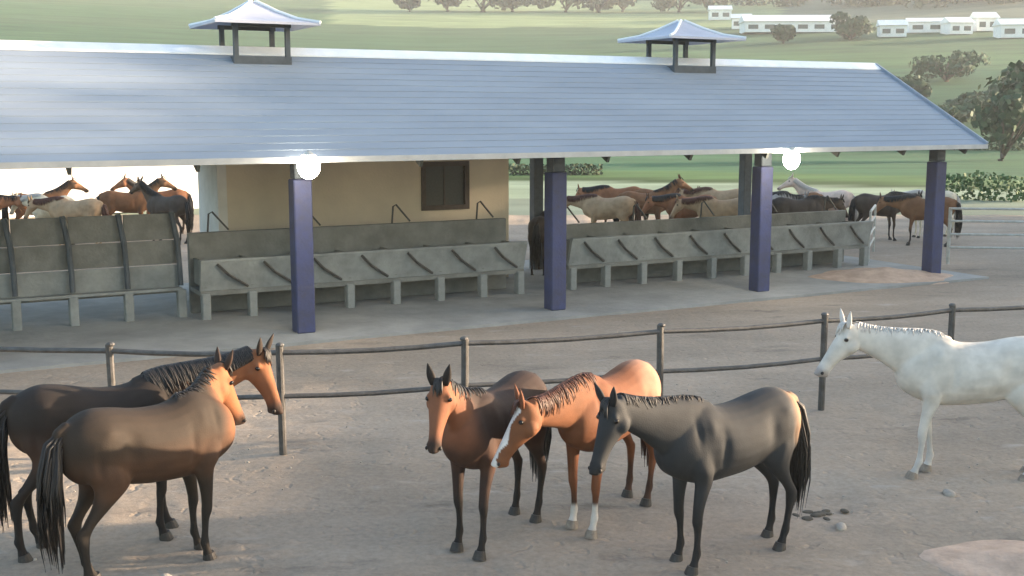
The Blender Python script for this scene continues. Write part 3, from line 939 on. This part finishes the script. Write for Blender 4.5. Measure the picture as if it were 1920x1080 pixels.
# horses in the paddock behind the barn
G_FAR = 'horses behind the barn'
brown = bay((0.16, 0.075, 0.035), (0.24, 0.12, 0.06), (0.03, 0.02, 0.015), dorsal=0.0)
tan = plain((0.36, 0.25, 0.15), (0.30, 0.20, 0.12), (0.15, 0.1, 0.08))
creamc = plain((0.62, 0.54, 0.40), (0.55, 0.46, 0.33), (0.35, 0.28, 0.22))
darkc = bay((0.06, 0.045, 0.035), (0.09, 0.06, 0.04), (0.02, 0.016, 0.014))
pinkc = plain((0.60, 0.46, 0.38), (0.52, 0.40, 0.33), (0.4, 0.3, 0.26))
def far(px_x, Y, rz, label, coat, legcol, up=True, mane=None, **k):
    build_horse('horse', (px_x, Y, -0.005 if Y > 46 else yard_z(px_x, Y)), R(rz), label, (1.12, 0, 1.92) if up else (1.36, 0, 1.45), (1.58, 0, 1.56) if up else (1.62, 0, 0.90), coat, legcol, voxel=0.035, group=G_FAR, mane=mane, **k)
far(4.25, 37.5, 5, 'brown horse behind the trough between the second and third blue posts', brown, (0.1, 0.05, 0.03), up=True)
far(2.9, 35.6, 165, 'tan horse with lowered head just right of the second blue post, behind the trough', tan, (0.25, 0.17, 0.1), up=False, mane=M_MANE_BROWN)
far(10.3, 38.5, 170, 'pale pinkish horse with raised head behind the right lamp', pinkc, (0.5, 0.4, 0.33), mane=M_MANE_WHITE)
far(11.6, 37.0, 10, 'dark brown horse right of the right lamp, behind the trough end', darkc, (0.05, 0.035, 0.03), up=False)
far(13.6, 38.0, 190, 'white horse beyond the right end of the trough', creamc, (0.55, 0.5, 0.42), up=False, mane=M_MANE_WHITE)
far(-15.0, 37.0, 20, 'brown horse at the far left behind the grey stall boards', brown, (0.1, 0.05, 0.03))
far(-13.9, 35.4, 160, 'cream horse behind the grey stall boards at left', creamc, (0.55, 0.48, 0.36), up=False, mane=M_MANE_WHITE)
far(-12.4, 37.8, 15, 'chestnut brown horse with dark raised head behind the stall boards', brown, (0.03, 0.02, 0.015))
far(-10.6, 36.0, 150, 'dark horse beside the white side wall of the room', darkc, (0.04, 0.03, 0.025))  # side wall is the beige wall coloured paler for the skylight on it
far(0.75, 29.2, 80, 'dark brown horse standing in the passage left of the second blue post', darkc, (0.04, 0.03, 0.025), up=False)

redb = bay((0.20, 0.085, 0.04), (0.27, 0.12, 0.06), (0.05, 0.03, 0.02), dorsal=0.0)
greyc = plain((0.30, 0.28, 0.26), (0.22, 0.21, 0.20), (0.10, 0.09, 0.09))
far(5.5, 36.2, 190, 'reddish brown horse overlapping the brown one behind the right trough', redb, (0.1, 0.05, 0.03), up=False)
far(6.9, 38.6, 172, 'dark tan horse in the middle of the herd behind the right trough', tan, (0.25, 0.17, 0.1), up=False, mane=M_MANE_BROWN)
far(7.9, 36.4, 15, 'grey horse left of the right lamp post, behind the trough', greyc, (0.2, 0.18, 0.17), up=False)
far(9.1, 37.4, 185, 'brown horse with lowered head just left of the pale pinkish horse', brown, (0.1, 0.05, 0.03), up=False)
far(3.6, 39.6, 182, 'chestnut horse at the back of the herd, left of the brown one', redb, (0.15, 0.07, 0.04), up=False)
far(12.6, 35.6, 160, 'bay horse in front of the dark brown one at the trough end', brown, (0.08, 0.04, 0.03), up=False)
far(4.9, 39.2, 8, 'brown horse with lowered head behind the reddish one at the right trough', brown, (0.1, 0.05, 0.03), up=False)
far(6.3, 35.0, 178, 'light brown horse close behind the middle of the right trough', tan, (0.25, 0.17, 0.1), up=False, mane=M_MANE_BROWN)
far(8.6, 35.3, 5, 'dark bay horse close behind the trough just left of the third blue post', darkc, (0.05, 0.03, 0.02), up=False)
far(-16.2, 35.2, 25, 'chestnut horse cut off by the left edge of the picture', redb, (0.1, 0.05, 0.03), up=False)
far(-12.9, 34.6, 175, 'tan horse low behind the third stall board', tan, (0.25, 0.17, 0.1), up=False, mane=M_MANE_BROWN)
far(-11.6, 38.8, 200, 'reddish horse with raised head between the chestnut brown and dark horses at left', redb, (0.08, 0.04, 0.03))

# ------------------------------------------------------------------ vegetation
M_BARK = mat('bark', (0.085, 0.068, 0.05), (0.05, 0.04, 0.03), 6, 0.9, 0.5)
def leaf_mat(name, c1, c2):
    m = mat(name, c1, c2, 1.3, 0.7, spec=0.2)
    nt = m.node_tree; b = nt.nodes['Principled BSDF']
    b.inputs['Subsurface Weight'].default_value = 0.0
    return m
M_LEAF_D = leaf_mat('leaf_dark', (0.034, 0.080, 0.036), (0.018, 0.044, 0.022))
M_LEAF_G = leaf_mat('leaf_green', (0.07, 0.13, 0.045), (0.04, 0.08, 0.03))
M_LEAF_O = leaf_mat('leaf_olive', (0.065, 0.092, 0.048), (0.04, 0.056, 0.03))

def crown_mesh(rnd, w, h, n, leaf, lobes=7):
    bm = bmesh.new()
    cs = [(Vector((0, 0, 0)), 0.75)]
    for i in range(lobes):
        a = rnd.uniform(0, 6.283); rr = rnd.uniform(0.35, 0.75)
        cs.append((Vector((math.cos(a) * rr, math.sin(a) * rr, rnd.uniform(-0.5, 0.6))), rnd.uniform(0.28, 0.5)))
    for i in range(n):
        c, r = rnd.choice(cs)
        d = Vector((rnd.gauss(0, 1), rnd.gauss(0, 1), rnd.gauss(0, 1))).normalized()
        p = c + d * r * rnd.uniform(0.55, 1.05)
        p = Vector((p.x * w / 2, p.y * w / 2, p.z * h / 2))
        nrm = (d + Vector((rnd.gauss(0, .5), rnd.gauss(0, .5), rnd.gauss(0, .5)))).normalized()
        u = nrm.orthogonal().normalized(); v = nrm.cross(u)
        s = leaf * rnd.uniform(0.6, 1.4)
        ang = rnd.uniform(0, 3.14)
        u, v = u * math.cos(ang) + v * math.sin(ang), v * math.cos(ang) - u * math.sin(ang)
        bm.faces.new([bm.verts.new(p + u * s + v * 0.2 * s), bm.verts.new(p + v * s * 0.8 - u * 0.1 * s), bm.verts.new(p - u * s - v * .1 * s), bm.verts.new(p - v * s * 0.8 + u * .15 * s)])
    me = bpy.data.meshes.new('crown'); bm.to_mesh(me); bm.free()
    return me
def tree(x, y, w, h, trunk_h, m, label, n=900, leaf=0.35, group=None, seed=0, z=None, cat='tree', name='tree'):
    rnd = random.Random(seed)
    z0 = hill(x, y) if z is None else z
    t = empty(name, (x, y, z0), rnd.uniform(0, 6), label, cat, group)
    me = crown_mesh(rnd, w, h, n, leaf)
    c = link_mesh('crown', me, m, t, (0, 0, trunk_h + h * 0.42))
    bm = bmesh.new()
    top = trunk_h + h * 0.5
    r = max(0.06, w * 0.03)
    tube(bm, [(0, 0, -0.3), (0.02 * w, 0, trunk_h * .5), (0, 0.02 * w, trunk_h), (0.03 * w, 0, top)], [r * 1.4, r, r * .8, r * .3], 8)
    for i in range(5):
        a = rnd.uniform(0, 6.28); q = rnd.uniform(.25, .4)
        tube(bm, [(0, 0, trunk_h * rnd.uniform(.75, 1.1)), (math.cos(a) * w * q * .5, math.sin(a) * w * q * .5, trunk_h + h * .25), (math.cos(a) * w * q, math.sin(a) * w * q, trunk_h + h * rnd.uniform(.4, .6))], [r * .55, r * .35, r * .1], 6)
    bm_obj('trunk', bm, M_BARK, t, smooth=True)
    return t

F_ = 2200.0
def at_r(px, r):
    """ground point in the direction of photo column px at range r (design helper)"""
    a = math.atan((px - 960) / 2225.0)
    return r * math.sin(a), r * math.cos(a)
# row of trees in the pale field on the hillside
HT = ['smallest olive tree, leftmost of the row in the pale hillside field', 'second olive tree from the left in the pale hillside field', 'large olive tree, third from the left in the pale hillside field',
      'narrower olive tree close right of the large third tree on the hillside', 'olive tree left of centre gap in the pale hillside field', 'widest olive tree above the middle of the barn ridge',
      'slim olive tree just right of the widest hillside tree', 'olive tree above the left edge of the right roof lantern', 'last olive tree of the hillside row, above the right roof lantern']
for i, (px, w, r) in enumerate(((770, 7, 395), (840, 13, 400), (905, 17, 398), (960, 13, 402), (1060, 14, 400), (1120, 18, 398), (1165, 12, 405), (1270, 13, 400), (1330, 16, 396))):
    x, y = at_r(px, r)
    tree(x, y, w * 1.45, w * 0.85, 0.8, M_LEAF_O, HT[i], n=700, leaf=0.9, group='trees across the pale hillside field', seed=20 + i)
# scrub and dark trees behind the right end of the barn
for i, (px, w, h, r, lab) in enumerate(((1465, 6, 4, 255, 'dark bushy tree beside the end of the long white greenhouse'), (1590, 10, 6, 262, 'wide dark tree between the greenhouse and the white houses'),
                                   (1715, 4.2, 4.0, 165, 'compact dark green bush right of the barn ridge'), (1885, 7.5, 9.0, 105, 'tall dark green tree at the right edge above the barn'),
                                   (1790, 9, 2.6, 140, 'low wide shrub behind the sloping roof end'), (1835, 8, 3.2, 150, 'rounded green shrub left of the tall dark tree'), (1770, 12, 5, 190, 'broad green tree above the sloping roof end'), (1660, 5, 2.4, 175, 'small green bush just above the right end of the ridge'), (1915, 9, 6, 160, 'bushy green tree behind the tall dark one at the right edge'))):
    x, y = at_r(px, r)
    tree(x, y, w, h, 0.3, M_LEAF_D, lab, n=1100, leaf=0.32 if r < 200 else 0.5, seed=60 + i)
# hillside bushes at left
for i, (px, w, h, r, lab) in enumerate(((355, 9, 4.5, 205, 'dark shrub behind the left roof lantern'), (400, 7, 3.5, 210, 'second dark shrub behind the left roof lantern, right of the larger one'), (78, 3.4, 2.4, 190, 'small lone bush in the green field at far left'))):
    x, y = at_r(px, r)
    tree(x, y, w, h, 0.4, M_LEAF_D, lab, n=700, leaf=0.35, seed=90 + i)
# hedges: one mass each
def hedge(px0, px1, r, h, label, m):
    rnd = random.Random(px0)
    x0, y0 = at_r(px0, r); x1, y1 = at_r(px1, r)
    bm = bmesh.new()
    L = math.hypot(x1 - x0, y1 - y0)
    for i in range(int(L * 170)):
        t = rnd.random(); x = lerp(x0, x1, t); y = lerp(y0, y1, t) + rnd.gauss(0, .4)
        z = hill(x, y) + rnd.uniform(0, h) * (0.75 + 0.25 * noise.noise(Vector((x * .5, y * .5, 0))))
        nrm = Vector((rnd.gauss(0, 1), rnd.gauss(0, 1), rnd.gauss(.4, 1))).normalized(); u = nrm.orthogonal().normalized(); v = nrm.cross(u); s = rnd.uniform(.05, .13)
        p = Vector((x, y, z))
        bm.faces.new([bm.verts.new(p + u * s), bm.verts.new(p + v * s), bm.verts.new(p - u * s), bm.verts.new(p - v * s)])
    me = bpy.data.meshes.new('hedge'); bm.to_mesh(me); bm.free()
    o = link_mesh('hedge', me, m); tag(o, label, 'hedge')
hedge(925, 1130, 76, 0.9, 'low olive hedge along the pale track behind the beige room', M_LEAF_O)
hedge(1690, 1930, 118, 1.2, 'dark hedge line behind the right roof end', M_LEAF_D)
hedge(1770, 1940, 58, 1.6, 'bright green hedge at right beyond the end post', M_LEAF_G)

# far-off wood on the hill crest at right, one hazy mass
rnd = random.Random(77)
wb = bmesh.new()
for k in range(46):
    px = rnd.uniform(1345, 2150); r = rnd.uniform(370, 500)
    cx, cy = at_r(px, r); w = rnd.uniform(9, 18); hh = w * rnd.uniform(.55, .8)
    cz = hill(cx, cy) + hh * .4
    for i in range(260):
        d = Vector((rnd.gauss(0, 1), rnd.gauss(0, 1), rnd.gauss(0, 1))).normalized() * rnd.uniform(.6, 1.05)
        p = Vector((cx + d.x * w / 2, cy + d.y * w / 2, cz + d.z * hh / 2))
        nr = (d + Vector((rnd.gauss(0, .5), rnd.gauss(0, .5), rnd.gauss(0, .5)))).normalized(); u = nr.orthogonal().normalized(); v = nr.cross(u); q = rnd.uniform(.5, 1.1)
        wb.faces.new([wb.verts.new(p + u * q), wb.verts.new(p + v * q), wb.verts.new(p - u * q), wb.verts.new(p - v * q)])
wme = bpy.data.meshes.new('woodland'); wb.to_mesh(wme); wb.free()
tag(link_mesh('woodland', wme, M_LEAF_O), kind='stuff')

# ------------------------------------------------------------------ far buildings
M_WHITE = mat('white_paint', (0.80, 0.80, 0.77), (0.70, 0.70, 0.68), 0.6, 0.6)
M_FARWIN = mat('far_window', (0.07, 0.085, 0.085), (0.05, 0.06, 0.06), 2, 0.3)
def far_building(px, r, L, D, wh, rh, label, name, cat, nwin=5, rz=0.0, group=None, roofm=None):
    x, y = at_r(px, r)
    t = empty(name, (x, y, hill(x, y) - 0.2), rz, label, cat, group)
    bm = bmesh.new(); box(bm, (0, 0, wh / 2), (L, D, wh)); bm_obj('wall', bm, M_WHITE, t)
    bm = bmesh.new()
    a = [bm.verts.new(p) for p in ((-L / 2 - .3, -D / 2 - .4, wh + .01), (-L / 2 - .3, D / 2 + .4, wh + .01), (-L / 2 - .3, 0, wh + rh))]
    b3 = [bm.verts.new(p) for p in ((L / 2 + .3, -D / 2 - .4, wh + .01), (L / 2 + .3, D / 2 + .4, wh + .01), (L / 2 + .3, 0, wh + rh))]
    bm.faces.new(a); bm.faces.new(b3[::-1])
    for q in range(3): bm.faces.new((a[q], b3[q], b3[(q + 1) % 3], a[(q + 1) % 3]))
    bm_obj('roof', bm, roofm or M_WHITE, t)
    for i in range(nwin):
        xx = -L / 2 + L * (i + .5) / nwin
        bm = bmesh.new(); box(bm, (xx, -D / 2 - 0.02, wh * .5), (L / nwin * .6, 0.08, wh * .4)); bm_obj('window', bm, M_FARWIN, t)
far_building(1478, 285, 22.5, 8, 2.4, 1.7, 'long low white greenhouse with a row of dark openings', 'greenhouse', 'building', 6, R(-2))
for i, (px, r, L, wh, rh, lab) in enumerate(((1385, 300, 4.5, 2.6, 1.2, 'small white hut left of the long greenhouse'), (1665, 270, 5.5, 2.4, 1.3, 'white house right of the wide dark tree'), (1725, 280, 7.5, 2.3, 1.0, 'white house with long roof, second of the row at upper right'),
                                       (1785, 276, 5.0, 2.4, 1.3, 'white house in the middle of the row at upper right'), (1835, 283, 4.5, 2.8, 1.4, 'tall white house near the right end of the row'), (1893, 268, 7.0, 2.6, 1.4, 'white house at the right end of the row'),
                                       (60, 420, 9.0, 3.0, 1.4, 'white farm building at the top left of the hillside'), (105, 423, 5.0, 3.0, 1.3, 'smaller white farm building right of the first on the left hillside'), (1345, 345, 6.0, 2.8, 1.3, 'white house above the right roof lantern'))):
    far_building(px, r, L, 5, wh, rh, lab, 'house', 'house', 2, R(random.uniform(-12, 12)))
# white-walled shed behind the left stalls
sh = empty('white_shed', (-17.0, 50.0, 0), R(38), 'long white-walled shed in sunlight behind the left stalls', 'shed')
bm = bmesh.new(); box(bm, (0, 0, 1.6), (30, 6, 3.2)); bm_obj('wall', bm, M_WHITE, sh)
bm = bmesh.new(); box(bm, (0, 0, 3.29), (30.6, 6.8, 0.16)); bm_obj('roof', bm, M_ROOF, sh)

# pen rails to the right of the barn
pr = empty('pen_fence', (11.6, 31.0, 0), 0, 'pale steel pen railing beyond the right end of the trough', 'fence')
PP = [(0, 0), (2.4, -0.3), (4.8, -0.5), (7.2, -0.8), (9.6, -1.0)]
for x, y in PP:
    bm = bmesh.new(); tube(bm, [(x, y, 0), (x, y, 1.5)], 0.05, 8); bm_obj('post', bm, M_PALEPIPE, pr)
for h in (0.45, 0.8, 1.15, 1.48):
    bm = bmesh.new(); tube(bm, [(x, y - 0.06, h) for x, y in PP], 0.03, 8); bm_obj('rail', bm, M_PALEPIPE, pr)
pr = empty('pen_gate', W(16.1, 2.2), R(70), 'tubular hoop gate at the end of the right trough', 'gate')
for h in (0.5, 0.8, 1.1, 1.4):
    bm = bmesh.new(); tube(bm, [(0, 0, h), (2.4, 0, h)], 0.025, 8); bm_obj('rail', bm, M_PALEPIPE, pr)
bm = bmesh.new(); tube(bm, [(0, 0, 0.1), (0, 0, 1.2), (0.15, 0, 1.42), (2.25, 0, 1.42), (2.4, 0, 1.2), (2.4, 0, 0.1)], 0.035, 8); bm_obj('hoop', bm, M_PALEPIPE, pr)

# ------------------------------------------------------------------ small things on the ground
M_DUNG = mat('dung', (0.10, 0.085, 0.065), (0.07, 0.058, 0.045), 20, 0.95)
M_STONE = mat('pale_stone', (0.42, 0.37, 0.31), (0.30, 0.26, 0.22), 9, 0.9, 0.3)
def lump(name, x, y, r, m, label, cat, group=None, seed=0):
    rnd = random.Random(seed)
    bm = bmesh.new()
    ellipsoid(bm, (0, 0, 0), r, 12, 8)
    for v in bm.verts: v.co *= 1 + 0.35 * noise.noise(v.co * (1.2 / max(r)) + Vector((seed, 0, 0)))
    o = bm_obj(name, bm, m, smooth=True); o.location = (x, y, yard_z(x, y) + r[2] * .25); o.rotation_euler = (0, 0, rnd.uniform(0, 6))
    tag(o, label, cat, group)
dp = empty('dung_pile', (3.08, 11.37, yard_z(3.08, 11.37)), 0.3, 'flat dark dung patch on the dirt between the grey and white horses', 'dung')
rnd = random.Random(5)
for i in range(14):
    bm = bmesh.new(); ellipsoid(bm, (rnd.gauss(0, .15), rnd.gauss(0, .09), 0.004), (rnd.uniform(.03, .07), rnd.uniform(.03, .06), rnd.uniform(.012, .022)), 8, 6); bm_obj('clod', bm, M_DUNG, dp, smooth=True)
lump('stone', 3.2, 10.95, (.11, .05, .035), M_STONE, 'pale flat stone just below the dark dung patch', 'stone', seed=3)
lump('stone', 4.62, 11.95, (.10, .06, .04), M_STONE, 'pale stone on the dirt below the white horse', 'stone', seed=4)
lump('stone', -3.0, 9.68, (.06, .05, .04), M_STONE, 'small white stone by the hooves of the left bay horse', 'stone', seed=5)

M_SUNLIT = mat('pink_sunlit_dirt', (0.56, 0.40, 0.30), (0.40, 0.285, 0.21), 3.5, 0.95, 0.6, 12)  # pink of the low raised patches painted as sunlit dirt
def add_sunlit_patch(cx, cy, rx, ry, h, label, seed, base):
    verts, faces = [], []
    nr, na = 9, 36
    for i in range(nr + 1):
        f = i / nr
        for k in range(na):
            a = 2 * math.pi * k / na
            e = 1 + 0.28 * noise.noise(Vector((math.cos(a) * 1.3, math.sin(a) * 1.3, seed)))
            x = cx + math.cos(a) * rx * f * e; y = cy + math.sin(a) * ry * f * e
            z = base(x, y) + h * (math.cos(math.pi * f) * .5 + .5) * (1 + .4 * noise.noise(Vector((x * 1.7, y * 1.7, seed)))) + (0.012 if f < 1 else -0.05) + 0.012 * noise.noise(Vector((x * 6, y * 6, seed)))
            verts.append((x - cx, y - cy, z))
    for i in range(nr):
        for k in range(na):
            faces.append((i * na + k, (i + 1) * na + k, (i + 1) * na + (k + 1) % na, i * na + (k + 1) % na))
    me = bpy.data.meshes.new('sunlit_patch'); me.from_pydata(verts, [], faces)
    o = link_mesh('sunlit_patch', me, M_SUNLIT, None, (cx, cy, 0), smooth=True)
    tag(o, label, 'sand')  # patches painted as sunlit dirt, not sand
add_sunlit_patch(9.0, 28.3, 1.9, 1.2, 0.22, 'low pinkish rise painted as sunlit dirt on the barn floor beside the right end post', 2.0, lambda x, y: 0.03)
add_sunlit_patch(4.75, 9.95, 1.05, 0.85, 0.10, 'pinkish patch painted as sunlit ground at the bottom right corner of the pen', 7.0, yard_z)

# loose grit and pebbles on the dirt
rnd = random.Random(31)
gb = bmesh.new()
for i in range(500):
    x = rnd.uniform(-6.5, 9); y = rnd.uniform(8, 17.5)
    if noise.noise(Vector((x * .5, y * .5, 4))) < rnd.uniform(-.3, .35): continue
    q = rnd.uniform(.006, .022)
    if rnd.random() < .04: q *= 2
    c = Vector((x, y, yard_z(x, y) + q * .25))
    vs = [gb.verts.new(c + Vector((rnd.uniform(.7, 1.2) * q * math.cos(a) * (1 if l else .6), rnd.uniform(.7, 1.2) * q * math.sin(a) * (1 if l else .6), (l - .5) * -q * .9))) for l in (1, 0) for a in (0.2, 1.4, 2.7, 3.9, 5.2)]
    for k in range(5): gb.faces.new((vs[k], vs[(k + 1) % 5], vs[5 + (k + 1) % 5], vs[5 + k]))
    gb.faces.new(vs[5:10])
tag(bm_obj('gravel', gb, M_STONE), kind='stuff')

# outside the frame on the right: unseen block and trees added to shade the pen and the barn
blk = empty('shade_block', (33, 15.5, 0), 0, 'long unseen block added to shade the pen from the right', 'shade_block')
bm = bmesh.new(); box(bm, (0, 0, 2.7), (6, 23, 5.4)); bm_obj('wall', bm, M_WALL, blk)
bm = bmesh.new(); box(bm, (0, 0, 5.53), (6.8, 23.8, 0.24)); bm_obj('roof', bm, M_ROOF, blk)  # top of the added unseen shade block
for k in range(6):
    bm = bmesh.new(); box(bm, (-3.02, -9 + k * 3.6, 1.25), (0.08, 1.3, 2.3)); bm_obj('shade_block_door', bm, M_TIMBER, blk)
for i, (x, y, w, h, th, lab) in enumerate(((40, 31, 13, 16.5, 0.8, 'tall unseen tree added to shade the barn, nearest the pen'), (40, 38.5, 13, 17.0, 0.8, 'tall unseen tree added for shade off the right end of the barn'), (41, 46, 13, 16.5, 0.8, 'farthest tall unseen tree added for shade right of the barn'))):
    tree(x, y, w, h, th, M_LEAF_G, lab, n=4200, leaf=0.36, group='unseen trees added to shade the barn roof', seed=200 + i, z=0.0)

# ------------------------------------------------------------------ haze
hz = bmesh.new()
box(hz, (10, 240, 32.5), (940, 680, 67))
haze = bm_obj('haze', hz, None)
tag(haze, kind='stuff')
hm = bpy.data.materials.new('haze_air'); hm.use_nodes = True
hn = hm.node_tree; hn.nodes.clear()
ho = hn.nodes.new('ShaderNodeOutputMaterial'); pv = hn.nodes.new('ShaderNodeVolumePrincipled')
pv.inputs['Color'].default_value = (0.86, 0.92, 0.95, 1)
pv.inputs['Density'].default_value = 0.00045
pv.inputs['Anisotropy'].default_value = 0.2
hn.links.new(pv.outputs[0], ho.inputs['Volume'])
haze.data.materials.append(hm)
